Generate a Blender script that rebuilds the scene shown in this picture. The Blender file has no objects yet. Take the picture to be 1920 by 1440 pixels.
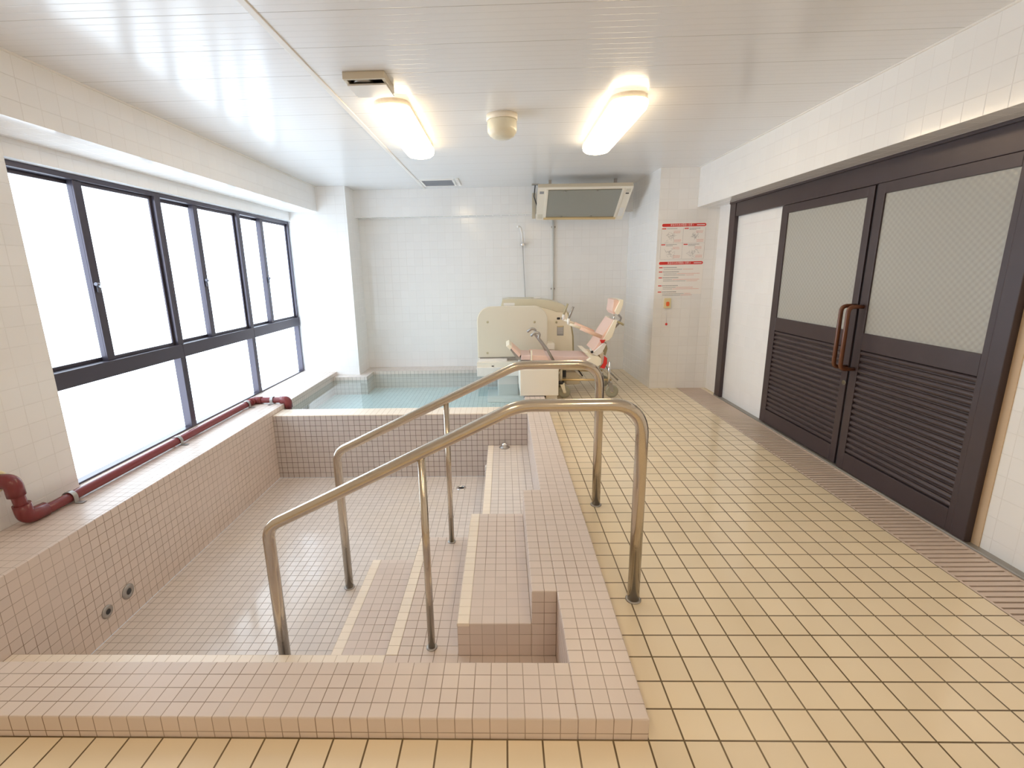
import bpy, bmesh, math, random
from mathutils import Vector, Matrix
random.seed(7)
S = bpy.context.scene
PI = math.pi

# ------------------------------------------------------------------ camera
cd = bpy.data.cameras.new('camera')
cam = bpy.data.objects.new('camera', cd)
S.collection.objects.link(cam)
S.camera = cam
F_PX, PITCH, YAW, ROLL, CX, CY, CAM_H = 894.746, 12.947, -1.504, -1.083, 923.487, 711.666, 1.308
cd.sensor_fit = 'HORIZONTAL'
cd.sensor_width = 36.0
cd.lens = 36.0 * F_PX / 1920
cd.shift_x = (960 - CX) / 1920
cd.shift_y = (CY - 720) / 1920
p, yw, r = map(math.radians, (PITCH, YAW, ROLL))
fw = Vector((math.sin(yw) * math.cos(p), math.cos(yw) * math.cos(p), -math.sin(p)))
rt = Vector((math.cos(yw), -math.sin(yw), 0))
up = rt.cross(fw)
R_ = rt * math.cos(r) + up * math.sin(r)
U_ = -rt * math.sin(r) + up * math.cos(r)
cam.matrix_world = Matrix(((R_.x, U_.x, -fw.x, 0), (R_.y, U_.y, -fw.y, 0), (R_.z, U_.z, -fw.z, CAM_H), (0, 0, 0, 1)))
cd.clip_start = 0.02

# ------------------------------------------------------------------ world and exposure
W = bpy.data.worlds.new('world')
S.world = W
W.use_nodes = True
bg = W.node_tree.nodes['Background']
bg.inputs[0].default_value = (0.8, 0.9, 1.0, 1)
bg.inputs[1].default_value = 0.6
S.view_settings.view_transform = 'Standard'
S.view_settings.look = 'None'
S.view_settings.gamma = 1
S.view_settings.use_curve_mapping = False
S.view_settings.exposure = 0.12
S.cycles.max_bounces = 14
S.cycles.diffuse_bounces = 8
S.cycles.glossy_bounces = 6
S.cycles.transparent_max_bounces = 12
S.cycles.sample_clamp_indirect = 6.0
S.cycles.caustics_reflective = False
S.cycles.caustics_refractive = False
DAYLIGHT = (0.74, 0.87, 1.0)
DAY_STRENGTH = 4.2
LAMP = (1.0, 0.80, 0.54)
LAMP_STRENGTH = 9.5

# ------------------------------------------------------------------ materials
def nodes(name):
    m = bpy.data.materials.new(name)
    m.use_nodes = True
    nt = m.node_tree
    return m, nt, nt.nodes['Principled BSDF']

def rgba(c): return (c[0], c[1], c[2], 1)

def plain(name, col, rough=0.5, metal=0.0, spec=0.5, noise=0.0, bump=0.0, scale=20.0):
    m, nt, b = nodes(name)
    b.inputs['Base Color'].default_value = rgba(col)
    b.inputs['Roughness'].default_value = rough
    b.inputs['Metallic'].default_value = metal
    b.inputs['Specular IOR Level'].default_value = spec
    if noise or bump:
        tc = nt.nodes.new('ShaderNodeNewGeometry')
        n = nt.nodes.new('ShaderNodeTexNoise')
        n.inputs['Scale'].default_value = scale
        n.inputs['Detail'].default_value = 4
        nt.links.new(tc.outputs['Position'], n.inputs['Vector'])
        if noise:
            mx = nt.nodes.new('ShaderNodeMix'); mx.data_type = 'RGBA'
            mx.inputs[6].default_value = rgba([c * (1 - noise) for c in col])
            mx.inputs[7].default_value = rgba([min(1, c * (1 + noise)) for c in col])
            nt.links.new(n.outputs['Fac'], mx.inputs[0])
            nt.links.new(mx.outputs[2], b.inputs['Base Color'])
        if bump:
            bp_ = nt.nodes.new('ShaderNodeBump')
            bp_.inputs['Strength'].default_value = bump
            bp_.inputs['Distance'].default_value = 0.002
            nt.links.new(n.outputs['Fac'], bp_.inputs['Height'])
            nt.links.new(bp_.outputs['Normal'], b.inputs['Normal'])
    return m

def emit(name, col, strength):
    m, nt, b = nodes(name)
    b.inputs['Base Color'].default_value = rgba(col)
    b.inputs['Roughness'].default_value = 0.4
    b.inputs['Emission Color'].default_value = rgba(col)
    b.inputs['Emission Strength'].default_value = strength
    return m

def mnode(nt, op, a, b=None, c=None, clamp=False):
    n = nt.nodes.new('ShaderNodeMath'); n.operation = op; n.use_clamp = clamp
    for i, v in enumerate((a, b, c)):
        if v is None: continue
        if isinstance(v, (int, float)): n.inputs[i].default_value = v
        else: nt.links.new(v, n.inputs[i])
    return n.outputs[0]

def tile_mat(name, pitch, joint, off, col, grout, rough=0.25, var=0.05, fade=0.0, bump=0.4, wet=0.0, grout_rough=0.7, spec=0.5, patch=0.0, tilt=0.0, patch_col=None):
    """square tiles in the world grid: pitch and joint in metres, joints on the two axes that lie in the face"""
    m, nt, b = nodes(name)
    g = nt.nodes.new('ShaderNodeNewGeometry')
    sp = nt.nodes.new('ShaderNodeSeparateXYZ'); nt.links.new(g.outputs['Position'], sp.inputs[0])
    sn = nt.nodes.new('ShaderNodeSeparateXYZ'); nt.links.new(g.outputs['True Normal'], sn.inputs[0])
    masks, cells = [], []
    for i in range(3):
        t = mnode(nt, 'DIVIDE', mnode(nt, 'SUBTRACT', sp.outputs[i], off[i]), pitch[i])
        f = mnode(nt, 'FRACT', t)
        d = mnode(nt, 'MULTIPLY', mnode(nt, 'MINIMUM', f, mnode(nt, 'SUBTRACT', 1.0, f)), pitch[i])
        mr = nt.nodes.new('ShaderNodeMapRange'); mr.interpolation_type = 'SMOOTHSTEP'
        mr.inputs['From Min'].default_value = joint * 0.35
        mr.inputs['From Max'].default_value = joint * 0.65
        mr.inputs['To Min'].default_value = 1.0
        mr.inputs['To Max'].default_value = 0.0
        nt.links.new(d, mr.inputs['Value'])
        an = mnode(nt, 'ABSOLUTE', sn.outputs[i])
        masks.append(mnode(nt, 'MULTIPLY', mr.outputs[0], mnode(nt, 'LESS_THAN', an, 0.7)))
        cells.append(mnode(nt, 'FLOOR', mnode(nt, 'ADD', t, mnode(nt, 'MULTIPLY', an, 0.5))))
    mask = mnode(nt, 'MAXIMUM', mnode(nt, 'MAXIMUM', masks[0], masks[1]), masks[2])
    cx = nt.nodes.new('ShaderNodeCombineXYZ')
    for i in range(3): nt.links.new(cells[i], cx.inputs[i])
    wn = nt.nodes.new('ShaderNodeTexWhiteNoise'); nt.links.new(cx.outputs[0], wn.inputs['Vector'])
    mt = nt.nodes.new('ShaderNodeMix'); mt.data_type = 'RGBA'
    mt.inputs[6].default_value = rgba([c * (1 - var) for c in col])
    mt.inputs[7].default_value = rgba([min(1, c * (1 + var)) for c in col])
    nt.links.new(wn.outputs['Value'], mt.inputs[0])
    base = mt.outputs[2]
    ns = nt.nodes.new('ShaderNodeTexNoise'); ns.inputs['Scale'].default_value = 1.9; ns.inputs['Detail'].default_value = 3
    nt.links.new(g.outputs['Position'], ns.inputs['Vector'])
    if patch:
        pc = patch_col or [c * 0.8 for c in col]
        mp = nt.nodes.new('ShaderNodeMix'); mp.data_type = 'RGBA'
        rr = nt.nodes.new('ShaderNodeMapRange')
        rr.inputs['From Min'].default_value = 0.48; rr.inputs['From Max'].default_value = 0.72
        rr.inputs['To Max'].default_value = patch
        nt.links.new(ns.outputs['Fac'], rr.inputs['Value'])
        nt.links.new(rr.outputs[0], mp.inputs[0]); nt.links.new(base, mp.inputs[6])
        mp.inputs[7].default_value = rgba(pc)
        base = mp.outputs[2]
    mg = nt.nodes.new('ShaderNodeMix'); mg.data_type = 'RGBA'
    nt.links.new(base, mg.inputs[6])
    mg.inputs[7].default_value = rgba(grout)
    if fade:
        n2 = nt.nodes.new('ShaderNodeTexNoise'); n2.inputs['Scale'].default_value = 3.1; n2.inputs['Detail'].default_value = 5
        nt.links.new(g.outputs['Position'], n2.inputs['Vector'])
        r2 = nt.nodes.new('ShaderNodeMapRange')
        r2.inputs['From Min'].default_value = 0.35; r2.inputs['From Max'].default_value = 0.62
        r2.inputs['To Min'].default_value = 1 - fade; r2.inputs['To Max'].default_value = 1.0
        nt.links.new(n2.outputs['Fac'], r2.inputs['Value'])
        nt.links.new(mnode(nt, 'MULTIPLY', mask, r2.outputs[0]), mg.inputs[0])
    else:
        nt.links.new(mask, mg.inputs[0])
    nt.links.new(mg.outputs[2], b.inputs['Base Color'])
    b.inputs['Specular IOR Level'].default_value = spec
    mr2 = nt.nodes.new('ShaderNodeMapRange')
    mr2.inputs['To Min'].default_value = rough; mr2.inputs['To Max'].default_value = grout_rough
    nt.links.new(mask, mr2.inputs['Value'])
    rough_out = mr2.outputs[0]
    if wet:
        n3 = nt.nodes.new('ShaderNodeTexNoise'); n3.inputs['Scale'].default_value = 1.3; n3.inputs['Detail'].default_value = 2
        nt.links.new(g.outputs['Position'], n3.inputs['Vector'])
        r3 = nt.nodes.new('ShaderNodeMapRange')
        r3.inputs['From Min'].default_value = 0.4; r3.inputs['From Max'].default_value = 0.6
        r3.inputs['To Min'].default_value = 1.0; r3.inputs['To Max'].default_value = 1 - wet
        nt.links.new(n3.outputs['Fac'], r3.inputs['Value'])
        rough_out = mnode(nt, 'MULTIPLY', rough_out, r3.outputs[0])
    nt.links.new(rough_out, b.inputs['Roughness'])
    bn = nt.nodes.new('ShaderNodeBump'); bn.inputs['Strength'].default_value = bump; bn.inputs['Distance'].default_value = 0.0015
    bn.invert = True
    h = mask
    if tilt:
        n4 = nt.nodes.new('ShaderNodeTexNoise'); n4.inputs['Scale'].default_value = 7; n4.inputs['Detail'].default_value = 1
        nt.links.new(g.outputs['Position'], n4.inputs['Vector'])
        h = mnode(nt, 'ADD', mask, mnode(nt, 'MULTIPLY', n4.outputs['Fac'], tilt))
    nt.links.new(h, bn.inputs['Height'])
    nt.links.new(bn.outputs['Normal'], b.inputs['Normal'])
    return m

XO = -0.005
M = {}
M['floor'] = tile_mat('floor_tile', (.1, .1, .1), .0052, (-.006, -.002, 0), (.85, .725, .53), (.13, .08, .03), rough=.18, var=.035, fade=.12, wet=.5, patch=.25, patch_col=(.79, .66, .43), tilt=.25)
M['wall'] = tile_mat('wall_tile', (.1, .1, .1), .003, (-.02, 0.0, .072), (.87, .865, .86), (.745, .73, .715), rough=.12, var=.012, fade=.6, bump=.5, tilt=.5)
M['mosaic'] = tile_mat('mosaic_tile', (.05, .05, .05), .0026, (XO, 0, .02), (.70, .60, .54), (.26, .18, .12), rough=.33, var=.03, fade=.6, bump=.35, patch=.25, patch_col=(.72, .585, .475))
M['mosaic_floor'] = tile_mat('mosaic_floor_tile', (.05, .05, .05), .0030, (XO, 0, .02), (.73, .66, .61), (.25, .20, .16), rough=.2, var=.03, fade=.2, bump=.35, patch=.35, patch_col=(.75, .65, .52), wet=.5)
M['mosaic_dark'] = tile_mat('mosaic_dividing_tile', (.05, .05, .05), .0036, (XO, 0, .02), (.60, .54, .51), (.14, .095, .07), rough=.3, var=.04, fade=.12, bump=.35, patch=.3, patch_col=(.61, .50, .43))
M['nosing'] = tile_mat('nosing_tile', (.05, .05, .05), .0024, (XO, 0, .02), (.90, .80, .68), (.52, .40, .29), rough=.3, var=.02, fade=.5)
M['pool'] = tile_mat('pool_tile', (.05, .05, .05), .003, (XO, 0, .02), (.72, .80, .78), (.30, .40, .42), rough=.3, var=.04, fade=.2)
M['ceiling'] = None
M['bronze'] = plain('dark_bronze_aluminium', (.066, .047, .050), rough=.33, metal=.25, noise=.12, scale=9)
M['bronze_win'] = plain('window_bronze_aluminium', (.085, .075, .095), rough=.3, metal=.5)
M['brown_wood'] = plain('brown_enamel', (.13, .045, .018), rough=.18)
M['steel'] = plain('brushed_steel', (.60, .53, .44), rough=.17, metal=1.0, bump=.15, scale=60)
M['chrome'] = plain('chrome', (.8, .8, .8), rough=.1, metal=1.0)
M['grey_steel'] = plain('grey_steel', (.42, .40, .38), rough=.4, metal=.8)
M['maroon'] = plain('maroon_pvc', (.20, .035, .038), rough=.22)
M['white'] = plain('white_plastic', (.85, .83, .80), rough=.35)
M['cream'] = plain('cream_plastic', (.93, .87, .72), rough=.35)
M['cream_pale'] = plain('pale_cream_plastic', (.87, .82, .72), rough=.35)
M['tan'] = plain('tan_panel', (.72, .68, .57), rough=.42)
M['cap_tan'] = plain('cap_tan_plastic', (.68, .635, .49), rough=.4)
M['salmon'] = plain('salmon_vinyl', (.86, .60, .47), rough=.42)
M['latch'] = plain('dark_latch_metal', (.16, .16, .19), rough=.3, metal=.6)
M['pale_grey'] = plain('pale_grey_tube', (.66, .65, .62), rough=.35)
M['tan_dark'] = plain('olive_tan_plastic', (.47, .42, .27), rough=.4)
M['pink'] = plain('pink_vinyl', (.85, .61, .52), rough=.42, bump=.1, scale=12)
M['pink_dull'] = plain('dusty_pink_vinyl', (.74, .56, .53), rough=.45, bump=.1, scale=12)
M['red'] = plain('red_webbing', (.72, .035, .03), rough=.6)
M['dark'] = plain('dark_rubber', (.035, .035, .04), rough=.5)
M['wheel'] = plain('grey_green_wheel', (.36, .35, .27), rough=.45)
M['grate'] = plain('pinkish_plastic_grate', (.66, .54, .46), rough=.4)
M['sump'] = plain('dark_drain_channel', (.10, .07, .055), rough=.7)
M['threshold'] = plain('grey_threshold_metal', (.34, .32, .29), rough=.4, metal=.4)
M['pane_side'] = plain('heater_panel', (.36, .37, .34), rough=.35, metal=.3, bump=.1, scale=200)
M['beige_metal'] = plain('beige_metal', (.66, .59, .46), rough=.35, metal=.2)
M['brass'] = plain('brass_strip', (.80, .62, .34), rough=.3, metal=.8)
M['paper'] = plain('poster_paper', (.93, .90, .87), rough=.25)
M['red_print'] = plain('red_print', (.72, .05, .04), rough=.3)
M['grey_print'] = plain('grey_print', (.36, .36, .38), rough=.4)
M['pale_red_print'] = plain('pale_red_print', (.80, .42, .38), rough=.4)
M['white_print'] = plain('white_print', (.92, .92, .9), rough=.4)
M['yellow_plate'] = plain('yellowed_plastic', (.80, .70, .42), rough=.4)
M['orange'] = plain('orange_button', (.85, .16, .04), rough=.4)
M['sealant'] = plain('tan_sealant', (.62, .46, .30), rough=.5)
M['vent_grey'] = plain('vent_grey', (.30, .31, .34), rough=.5)
M['day'] = emit('frosted_daylit_glass', DAYLIGHT, DAY_STRENGTH)
M['lamp'] = emit('lit_lamp_cover', LAMP, LAMP_STRENGTH)
M['lamp_base'] = plain('lamp_base', (.80, .72, .60), rough=.4)
M['opal'] = plain('opal_glass', (.78, .74, .60), rough=.15)
M['opal'].node_tree.nodes['Principled BSDF'].inputs['Subsurface Weight'].default_value = 0.0

def ceiling_mat():
    m, nt, b = nodes('ceiling_boards')
    g = nt.nodes.new('ShaderNodeNewGeometry')
    sp = nt.nodes.new('ShaderNodeSeparateXYZ'); nt.links.new(g.outputs['Position'], sp.inputs[0])
    def lines(pitch, off, w):
        f = mnode(nt, 'FRACT', mnode(nt, 'DIVIDE', mnode(nt, 'SUBTRACT', sp.outputs[1], off), pitch))
        d = mnode(nt, 'MULTIPLY', mnode(nt, 'MINIMUM', f, mnode(nt, 'SUBTRACT', 1.0, f)), pitch)
        mr = nt.nodes.new('ShaderNodeMapRange'); mr.interpolation_type = 'SMOOTHSTEP'
        mr.inputs['From Min'].default_value = w * .3; mr.inputs['From Max'].default_value = w
        mr.inputs['To Min'].default_value = 1; mr.inputs['To Max'].default_value = 0
        nt.links.new(d, mr.inputs['Value']); return mr.outputs[0]
    a = lines(.3, 2.05, .003); c = lines(.05, 2.05, .0025)
    mx = nt.nodes.new('ShaderNodeMix'); mx.data_type = 'RGBA'
    mx.inputs[6].default_value = (.82, .825, .84, 1); mx.inputs[7].default_value = (.50, .48, .46, 1)
    nt.links.new(mnode(nt, 'ADD', mnode(nt, 'MULTIPLY', a, .75), mnode(nt, 'MULTIPLY', c, .16), clamp=True), mx.inputs[0])
    nt.links.new(mx.outputs[2], b.inputs['Base Color'])
    b.inputs['Roughness'].default_value = .2
    b.inputs['Specular IOR Level'].default_value = .6
    bn = nt.nodes.new('ShaderNodeBump'); bn.invert = True
    bn.inputs['Strength'].default_value = .35; bn.inputs['Distance'].default_value = .002
    nt.links.new(mnode(nt, 'ADD', a, mnode(nt, 'MULTIPLY', c, .5)), bn.inputs['Height'])
    nt.links.new(bn.outputs['Normal'], b.inputs['Normal'])
    return m
M['ceiling'] = ceiling_mat()

def water_mat():
    m = bpy.data.materials.new('pool_water'); m.use_nodes = True
    nt = m.node_tree; nt.nodes.clear()
    out = nt.nodes.new('ShaderNodeOutputMaterial')
    tr = nt.nodes.new('ShaderNodeBsdfTransparent'); tr.inputs[0].default_value = (.85, .935, .955, 1)
    gl = nt.nodes.new('ShaderNodeBsdfGlossy'); gl.inputs['Roughness'].default_value = .015
    fr = nt.nodes.new('ShaderNodeFresnel'); 
    mx = nt.nodes.new('ShaderNodeMixShader')
    gi = nt.nodes.new('ShaderNodeNewGeometry')
    ior = mnode(nt, 'ADD', mnode(nt, 'MULTIPLY', gi.outputs['Backfacing'], 1 / 1.45 - 1.45), 1.45)
    nt.links.new(ior, fr.inputs['IOR'])
    n = nt.nodes.new('ShaderNodeTexNoise'); n.inputs['Scale'].default_value = 5; n.inputs['Detail'].default_value = 1
    g = nt.nodes.new('ShaderNodeNewGeometry'); nt.links.new(g.outputs['Position'], n.inputs['Vector'])
    bn = nt.nodes.new('ShaderNodeBump'); bn.inputs['Strength'].default_value = .03; bn.inputs['Distance'].default_value = .02
    nt.links.new(n.outputs['Fac'], bn.inputs['Height'])
    nt.links.new(bn.outputs['Normal'], gl.inputs['Normal']); nt.links.new(bn.outputs['Normal'], fr.inputs['Normal'])
    nt.links.new(fr.outputs[0], mx.inputs[0]); nt.links.new(tr.outputs[0], mx.inputs[1]); nt.links.new(gl.outputs[0], mx.inputs[2])
    nt.links.new(mx.outputs[0], out.inputs['Surface'])
    return m
M['water'] = water_mat()

def obscure_glass():
    m, nt, b = nodes('obscure_door_glass')
    g = nt.nodes.new('ShaderNodeNewGeometry')
    mp = nt.nodes.new('ShaderNodeMapping'); mp.inputs['Rotation'].default_value = (math.radians(4), 0, 0)
    nt.links.new(g.outputs['Position'], mp.inputs['Vector'])
    sp = nt.nodes.new('ShaderNodeSeparateXYZ'); nt.links.new(mp.outputs[0], sp.inputs[0])
    w = mnode(nt, 'MULTIPLY', mnode(nt, 'SINE', mnode(nt, 'MULTIPLY', sp.outputs[1], 2 * PI / .036)),
              mnode(nt, 'SINE', mnode(nt, 'MULTIPLY', sp.outputs[2], 2 * PI / .036)))
    mx = nt.nodes.new('ShaderNodeMix'); mx.data_type = 'RGBA'
    mx.inputs[6].default_value = (.375, .372, .345, 1); mx.inputs[7].default_value = (.425, .42, .39, 1)
    nt.links.new(mnode(nt, 'ADD', mnode(nt, 'MULTIPLY', w, .5), .5), mx.inputs[0])
    nt.links.new(mx.outputs[2], b.inputs['Base Color'])
    b.inputs['Roughness'].default_value = .22
    bn = nt.nodes.new('ShaderNodeBump'); bn.inputs['Strength'].default_value = .25; bn.inputs['Distance'].default_value = .002
    nt.links.new(w, bn.inputs['Height']); nt.links.new(bn.outputs['Normal'], b.inputs['Normal'])
    return m
M['obscure'] = obscure_glass()

# ------------------------------------------------------------------ mesh helpers
def box(bm, x0, x1, y0, y1, z0, z1, bev=0.0, seg=2):
    vs = [bm.verts.new((x, y, z)) for z in (z0, z1) for y in (y0, y1) for x in (x0, x1)]
    fs = [(0, 2, 3, 1), (4, 5, 7, 6), (0, 1, 5, 4), (2, 6, 7, 3), (0, 4, 6, 2), (1, 3, 7, 5)]
    faces = [bm.faces.new([vs[i] for i in f]) for f in fs]
    if bev:
        es = list({e for f in faces for e in f.edges})
        bmesh.ops.bevel(bm, geom=es, offset=bev, segments=seg, affect='EDGES', profile=.5)

def prism(bm, pts, y0, y1, bev=0.0, axis='y', seg=2):
    """polygon pts in (x,z) extruded along y (axis 'y'), (y,z) along x (axis 'x') or (x,y) along z (axis 'z')"""
    def mk(a, b, c):
        return (a, c, b) if axis == 'y' else (c, a, b) if axis == 'x' else (a, b, c)
    a = [bm.verts.new(mk(p[0], p[1], y0)) for p in pts]
    b = [bm.verts.new(mk(p[0], p[1], y1)) for p in pts]
    fs = [bm.faces.new(a), bm.faces.new(b[::-1])]
    n = len(pts)
    for i in range(n):
        j = (i + 1) % n
        fs.append(bm.faces.new((a[i], b[i], b[j], a[j])))
    bmesh.ops.recalc_face_normals(bm, faces=fs)
    if bev:
        es = list({e for f in fs[:2] for e in f.edges})
        bmesh.ops.bevel(bm, geom=es, offset=bev, segments=seg, affect='EDGES', profile=.5)

def rounded(x0, x1, z0, z1, r, n=6, corners=(1, 1, 1, 1)):
    """corners: (x0z0, x1z0, x1z1, x0z1)"""
    out = []
    for k, (cx_, cz, a0) in enumerate(((x0 + r, z0 + r, PI), (x1 - r, z0 + r, 1.5 * PI), (x1 - r, z1 - r, 0), (x0 + r, z1 - r, .5 * PI))):
        if corners[k]:
            for i in range(n + 1):
                a = a0 + .5 * PI * i / n
                out.append((cx_ + r * math.cos(a), cz + r * math.sin(a)))
        else:
            out.append(((x0, z0), (x1, z0), (x1, z1), (x0, z1))[k])
    return out

def fillet(pts, rad, n=7):
    pts = [Vector(q) for q in pts]
    out = [pts[0]]
    for i in range(1, len(pts) - 1):
        a, b, c = pts[i - 1], pts[i], pts[i + 1]
        r = rad[i] if isinstance(rad, (list, tuple)) else rad
        u, v = (a - b).normalized(), (c - b).normalized()
        ang = u.angle(v)
        if ang > PI - .02 or r <= 0:
            out.append(b); continue
        t = min(r / math.tan(ang / 2), .48 * (a - b).length, .48 * (c - b).length)
        p0, p1 = b + u * t, b + v * t
        for k in range(n + 1):
            s = k / n
            out.append(p0 * (1 - s) ** 2 + b * 2 * s * (1 - s) + p1 * s ** 2)
    out.append(pts[-1])
    return out

def tube(bm, path, r, seg=16, cap=True, flat=1.0):
    path = [Vector(q) for q in path]
    n = len(path)
    rings = []
    nrm = None
    for i in range(n):
        t = (path[min(i + 1, n - 1)] - path[max(i - 1, 0)]).normalized()
        if nrm is None:
            ref = Vector((0, 0, 1)) if abs(t.z) < .9 else Vector((0, 1, 0))
            nrm = (ref - t * ref.dot(t)).normalized()
        else:
            nrm = (nrm - t * nrm.dot(t)).normalized()
        bi = t.cross(nrm)
        rr = r[i] if isinstance(r, (list, tuple)) else r
        rings.append([bm.verts.new(path[i] + nrm * (math.cos(2 * PI * k / seg) * rr * flat) + bi * (math.sin(2 * PI * k / seg) * rr)) for k in range(seg)])
    for i in range(n - 1):
        for k in range(seg):
            j = (k + 1) % seg
            f = bm.faces.new((rings[i][k], rings[i][j], rings[i + 1][j], rings[i + 1][k])); f.smooth = True
    if cap:
        bm.faces.new(rings[0][::-1]); bm.faces.new(rings[-1])

def lathe(bm, c, prof, axis='z', seg=32):
    """prof: list of (radius, offset along axis)"""
    rings = []
    for rr, h in prof:
        ring = []
        for k in range(seg):
            a = 2 * PI * k / seg
            q = (rr * math.cos(a), rr * math.sin(a), h) if axis == 'z' else (h, rr * math.cos(a), rr * math.sin(a)) if axis == 'x' else (rr * math.cos(a), h, rr * math.sin(a))
            ring.append(bm.verts.new((c[0] + q[0], c[1] + q[1], c[2] + q[2])))
        rings.append(ring)
    for i in range(len(prof) - 1):
        for k in range(seg):
            j = (k + 1) % seg
            f = bm.faces.new((rings[i][k], rings[i][j], rings[i + 1][j], rings[i + 1][k])); f.smooth = True
    bm.faces.new(rings[0][::-1]); bm.faces.new(rings[-1])

WL = {}
def obj(name, bm, mat, parent=None, smooth=False, recalc=True):
    if recalc: bmesh.ops.recalc_face_normals(bm, faces=bm.faces)
    xs = [v.co for v in bm.verts]
    c = Vector([(min(v[i] for v in xs) + max(v[i] for v in xs)) / 2 for i in range(3)])
    bmesh.ops.translate(bm, verts=bm.verts, vec=-c)
    me = bpy.data.meshes.new(name)
    bm.to_mesh(me); bm.free()
    me.materials.append(mat)
    if smooth:
        for q in me.polygons: q.use_smooth = True
    o = bpy.data.objects.new(name, me)
    S.collection.objects.link(o)
    o.parent = parent
    o.location = c - (WL[parent.name] if parent else Vector())
    WL[o.name] = c
    return o

def thing(name, loc, label=None, cat=None, group=None, kind=None):
    o = bpy.data.objects.new(name, None)
    o.empty_display_size = .1
    S.collection.objects.link(o)
    o.location = loc
    WL[o.name] = Vector(loc)
    return tag(o, label, cat, group, kind)

def tag(o, label=None, cat=None, group=None, kind=None):
    if label: o['label'] = label
    if cat: o['category'] = cat
    if group: o['group'] = group
    if kind: o['kind'] = kind
    return o

def B(): return bmesh.new()
def bx(name, mat, parent, *a, **k):
    bm = B(); box(bm, *a, **k); return obj(name, bm, M[mat] if isinstance(mat, str) else mat, parent)
def tb(name, mat, parent, path, r, **k):
    bm = B(); tube(bm, path, r, **k); return obj(name, bm, M[mat], parent, recalc=True)

# ------------------------------------------------------------------ room shell
ZC = 2.272
YN, YF = -1.6, 6.20          # near and far wall
XW, XR = -2.466, 2.205       # left and right wall faces
bm = B()
box(bm, XW - .1, 1.895, YN, 1.10, -.1, 0)
box(bm, .395, 1.895, 1.10, YF, -.1, 0)
box(bm, 2.160, XR + .2, YN, YF, -.1, 0)
tag(obj('floor', bm, M['floor']), 'cream square floor tiles with brown joints', 'floor', kind='structure')
bm = B(); box(bm, XW - .3, XR + .3, YN - .2, YF + .2, ZC, ZC + .1)
ceil = tag(obj('ceiling', bm, M['ceiling']), 'pale glossy ceiling of narrow boards', 'ceiling', kind='structure')

# left wall with the window opening
WY0, WY1, WZ0, WZ1 = 2.497, 5.845, .113, 1.903
bm = B()
box(bm, XW - .2, XW, YN, WY0, -.1, ZC)
box(bm, XW - .2, XW, WY1, YF, -.1, ZC)
box(bm, XW - .2, XW, WY0, WY1, WZ1, ZC)
box(bm, XW - .2, XW, WY0, WY1, -.1, .100)
tag(obj('wall_left', bm, M['wall']), 'white tiled wall around the long window', 'wall', kind='structure')
bm = B(); box(bm, XW - .2, XR + .3, YF, YF + .15, -.6, ZC)
tag(obj('wall_far', bm, M['wall']), 'white tiled wall behind the pool', 'wall', kind='structure')
bm = B(); box(bm, XR, XR + .15, YN, YF, -.1, ZC)
tag(obj('wall_right', bm, M['wall']), 'white tiled wall around the dark sliding doors', 'wall', kind='structure')
bm = B(); box(bm, XW - .2, XR + .3, YN - .15, YN, -.1, ZC)
tag(obj('wall_near', bm, M['wall']), 'white tiled wall behind the viewpoint', 'wall', kind='structure')
bm = B(); box(bm, XW - .2, XW, WY0, WY1, .100, WZ0 - .0005)
tag(obj('trim_10', bm, M['mosaic']), 'mosaic tiled sill under the long window', 'window sill', kind='structure')
# pillars and beams
bm = B(); box(bm, XW, -1.797, 5.75, YF, .07, ZC)
tag(obj('wall_far_left', bm, M['wall']), 'white tiled pillar in the corner beside the window', 'pillar', kind='structure')
bm = B()
a = [(1.590, 5.155), (1.530, YF), (XR, YF), (XR, 5.155)]
prism(bm, [(1.590, 5.155), (XR, 5.155), (XR, YF), (1.555, YF)], 0, ZC, axis='z')
tag(obj('wall_far_right', bm, M['wall']), 'white tiled pillar carrying the two posters', 'pillar', kind='structure')
bm = B(); box(bm, XW, -2.140, YN, 5.75, 1.996, ZC)
tag(obj('trim_1', bm, M['wall']), 'tiled ceiling beam above the window', 'beam', kind='structure')
bm = B(); box(bm, 1.979, XR, YN, 5.155, 1.889, ZC)
tag(obj('trim_2', bm, M['wall']), 'tiled ceiling beam above the sliding doors', 'beam', kind='structure')
bm = B(); box(bm, -1.797, 1.56, 6.06, YF, 1.955, ZC)
tag(obj('trim_3', bm, M['wall']), 'tiled ceiling beam across the far wall', 'beam', kind='structure')
# ceiling joint strip
bm = B(); box(bm, -.945, -.915, YN, 6.06, ZC - .006, ZC + .001, bev=.002)
tag(obj('trim_4', bm, M['white']), 'white joint strip running the length of the ceiling', 'strip', kind='structure')
bm = B()
box(bm, -2.142, -2.130, YN, 5.75, ZC - .008, ZC); box(bm, 1.969, 1.981, YN, 5.155, ZC - .008, ZC)
tag(obj('trim_5', bm, M['white']), 'thin white edging between ceiling and beams', 'edging', kind='structure')

# ------------------------------------------------------------------ windows
def bars(bm, x0, x1, y0, y1, z0, z1, w, wb=None, wt=None):
    wb = wb or w; wt = wt or w
    box(bm, x0, x1, y0, y0 + w, z0, z1, bev=.002)
    box(bm, x0, x1, y1 - w, y1, z0, z1, bev=.002)
    box(bm, x0, x1, y0 + w, y1 - w, z0, z0 + wb, bev=.002)
    box(bm, x0, x1, y0 + w, y1 - w, z1 - wt, z1, bev=.002)

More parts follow.
